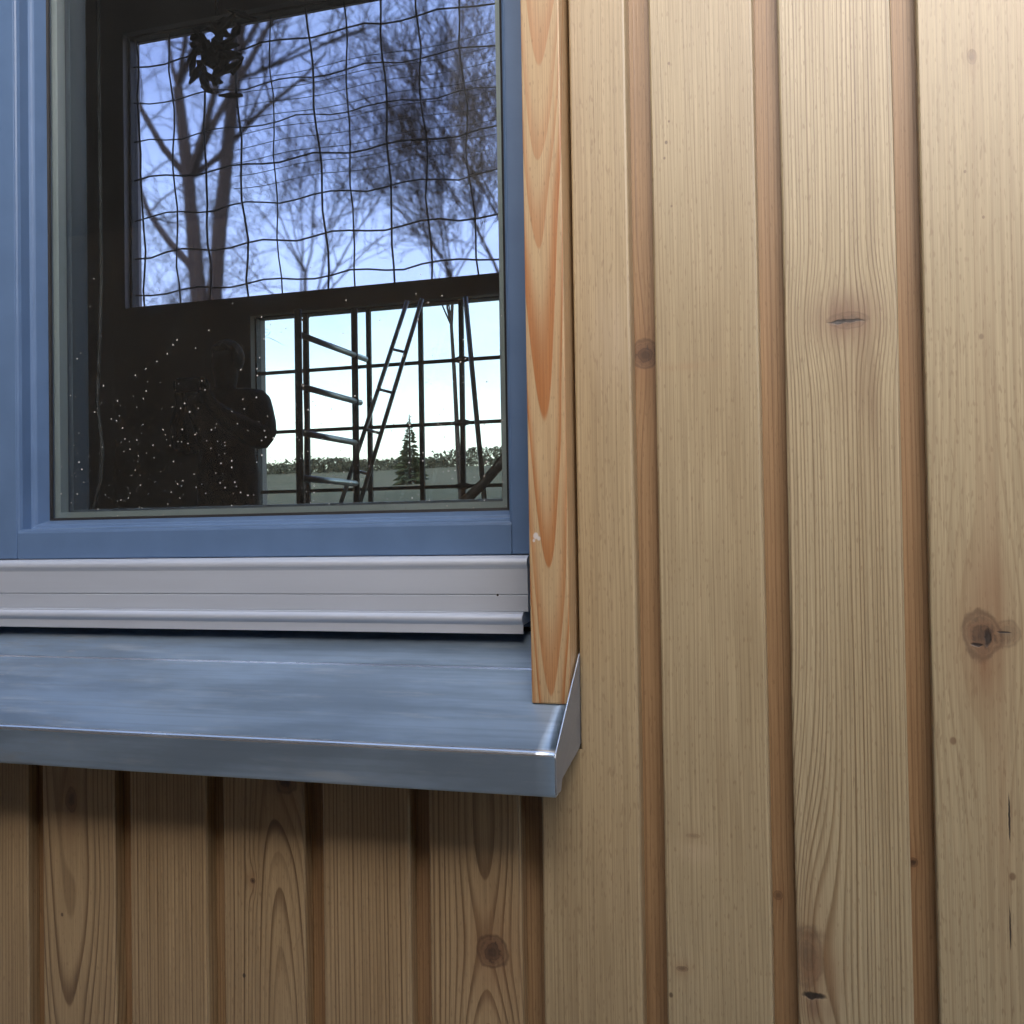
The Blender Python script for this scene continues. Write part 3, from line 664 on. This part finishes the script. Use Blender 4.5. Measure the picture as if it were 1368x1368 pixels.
bare_tree((-12.6, 33, ground_h(-12.6, 33)-.1), 13, .10, 27, 'distant bare tree behind the sagging wire mesh', (.0, 0), first=.72, spread=.55, levels=4)
# small spruce on the slope
def spruce(base, h, seed, label):
    rnd = random.Random(seed); base = Vector(base)
    t = thing('spruce_tree', label, 'tree', base)
    m = MB(); m.tube([base, base+Vector((0, 0, h))], [h*.03, h*.004], 6); m.build('trunk', M_bark, t)
    c = MB()
    for i in range(420):
        f_ = rnd.random()**.8; z = h*(.06+.94*f_); rad = h*.27*(1-f_)+.03; a = rnd.uniform(0, 2*math.pi)
        L = rad*rnd.uniform(.55, 1.15); d = Vector((math.cos(a), math.sin(a), -.28+.5*f_)); p = base+Vector((0, 0, z)); e = p+d*L
        s = Vector((-math.sin(a), math.cos(a), 0))*L*.2
        c.add([p+d*L*.2, p+d*L*.65+s, e, p+d*L*.65-s], [(0,1,2),(0,2,3)])
        c.add([p+d*L*.2, p+d*L*.6+Vector((0,0,L*.14)), e-Vector((0,0,L*.05)), p+d*L*.6-Vector((0,0,L*.14))], [(0,1,2),(0,2,3)])
    c.build('crown', paint('spruce_green', (.028,.05,.028), .9, .3, scale=4), t)
sx, sy = -25.2, 58.0
spruce((sx, sy, ground_h(sx, sy)-.3), 4.6, 3, 'small spruce on the slope beyond the gridded window')
# far hedge line on the crest
rg = random.Random(8); c = MB()
for i in range(2200):
    x = rg.uniform(-95, -18); y = rg.uniform(108, 122); z0 = ground_h(x, y); hh = (1.1+1.8*abs(noise.noise((x*.09, 0, 4))))*(1.5 if x > -45 else .8)
    for j in range(9):
        p = Vector((x+rg.gauss(0, .5), y, z0+rg.uniform(-.2, hh))); s = rg.uniform(.15, .38)
        c.add([p+Vector((rg.uniform(-s, s), rg.uniform(-s, s), rg.uniform(-s, s))) for _ in range(3)], [(0,1,2)])
hd = c.build('hedge', paint('hedge_green', (.022,.030,.022), .95, .3, scale=1)); hd['kind'] = 'stuff'; hd['label'] = 'far dark hedge line along the crest of the field'

# ------------------------------------------------------------------ added building, unseen behind the viewer: dims the left side, darkens the pane
ob = thing('added_shade_building', 'added dark building out of view, blocking sky and darkening the reflection in the glass', 'building', (-4.5, -4.0, -1.1))
M_dkwood = paint('added_blocker_timber', (.10,.075,.05), .8, .25, scale=5)
m = MB(); m.box((-9.5, -5.5, -1.1), (-1.2, -1.9, 4.30)); m.build('wall', M_dkwood, ob)
m = MB()
m.add([(-9.9, -1.75, 4.32), (-0.95, -1.75, 4.32), (-0.95, -4.0, 5.2), (-9.9, -4.0, 5.2), (-9.9, -5.75, 4.32), (-0.95, -5.75, 4.32), (-9.9, -1.75, 4.44), (-0.95, -1.75, 4.44), (-0.95, -4.0, 5.34), (-9.9, -4.0, 5.34), (-9.9, -5.75, 4.44), (-0.95, -5.75, 4.44)],
      [(0,3,2,1), (3,4,5,2), (6,7,8,9), (9,8,11,10), (0,1,7,6), (4,10,11,5), (1,2,8,7), (2,5,11,8), (0,6,9,3), (3,9,10,4)])
m.build('roof', M_dkwood, ob)

M_fence = paint('added_fence_wood', (.45,.36,.27), .85, .2, scale=6)
# added close-boarded fence, unseen behind the viewer, to shade the lower wall
fe = thing('added_shade_fence', 'added close-boarded fence out of view, shading the lower clad wall', 'fence', (-2, -1.6, -1.1))
for i in range(80):
    m = MB(); x = -8.2+.17*i; m.box((x, -1.58-.012*(i % 2), -1.1), (x+.168, -1.56-.012*(i % 2), 1.0)); m.build('added_fence_board', M_fence, fe)
for i in range(8):
    m = MB(); x = -8.0+1.9*i; m.box((x, -1.70, -1.1), (x+.09, -1.595, 1.03)); m.build('post', M_dkwood, fe)
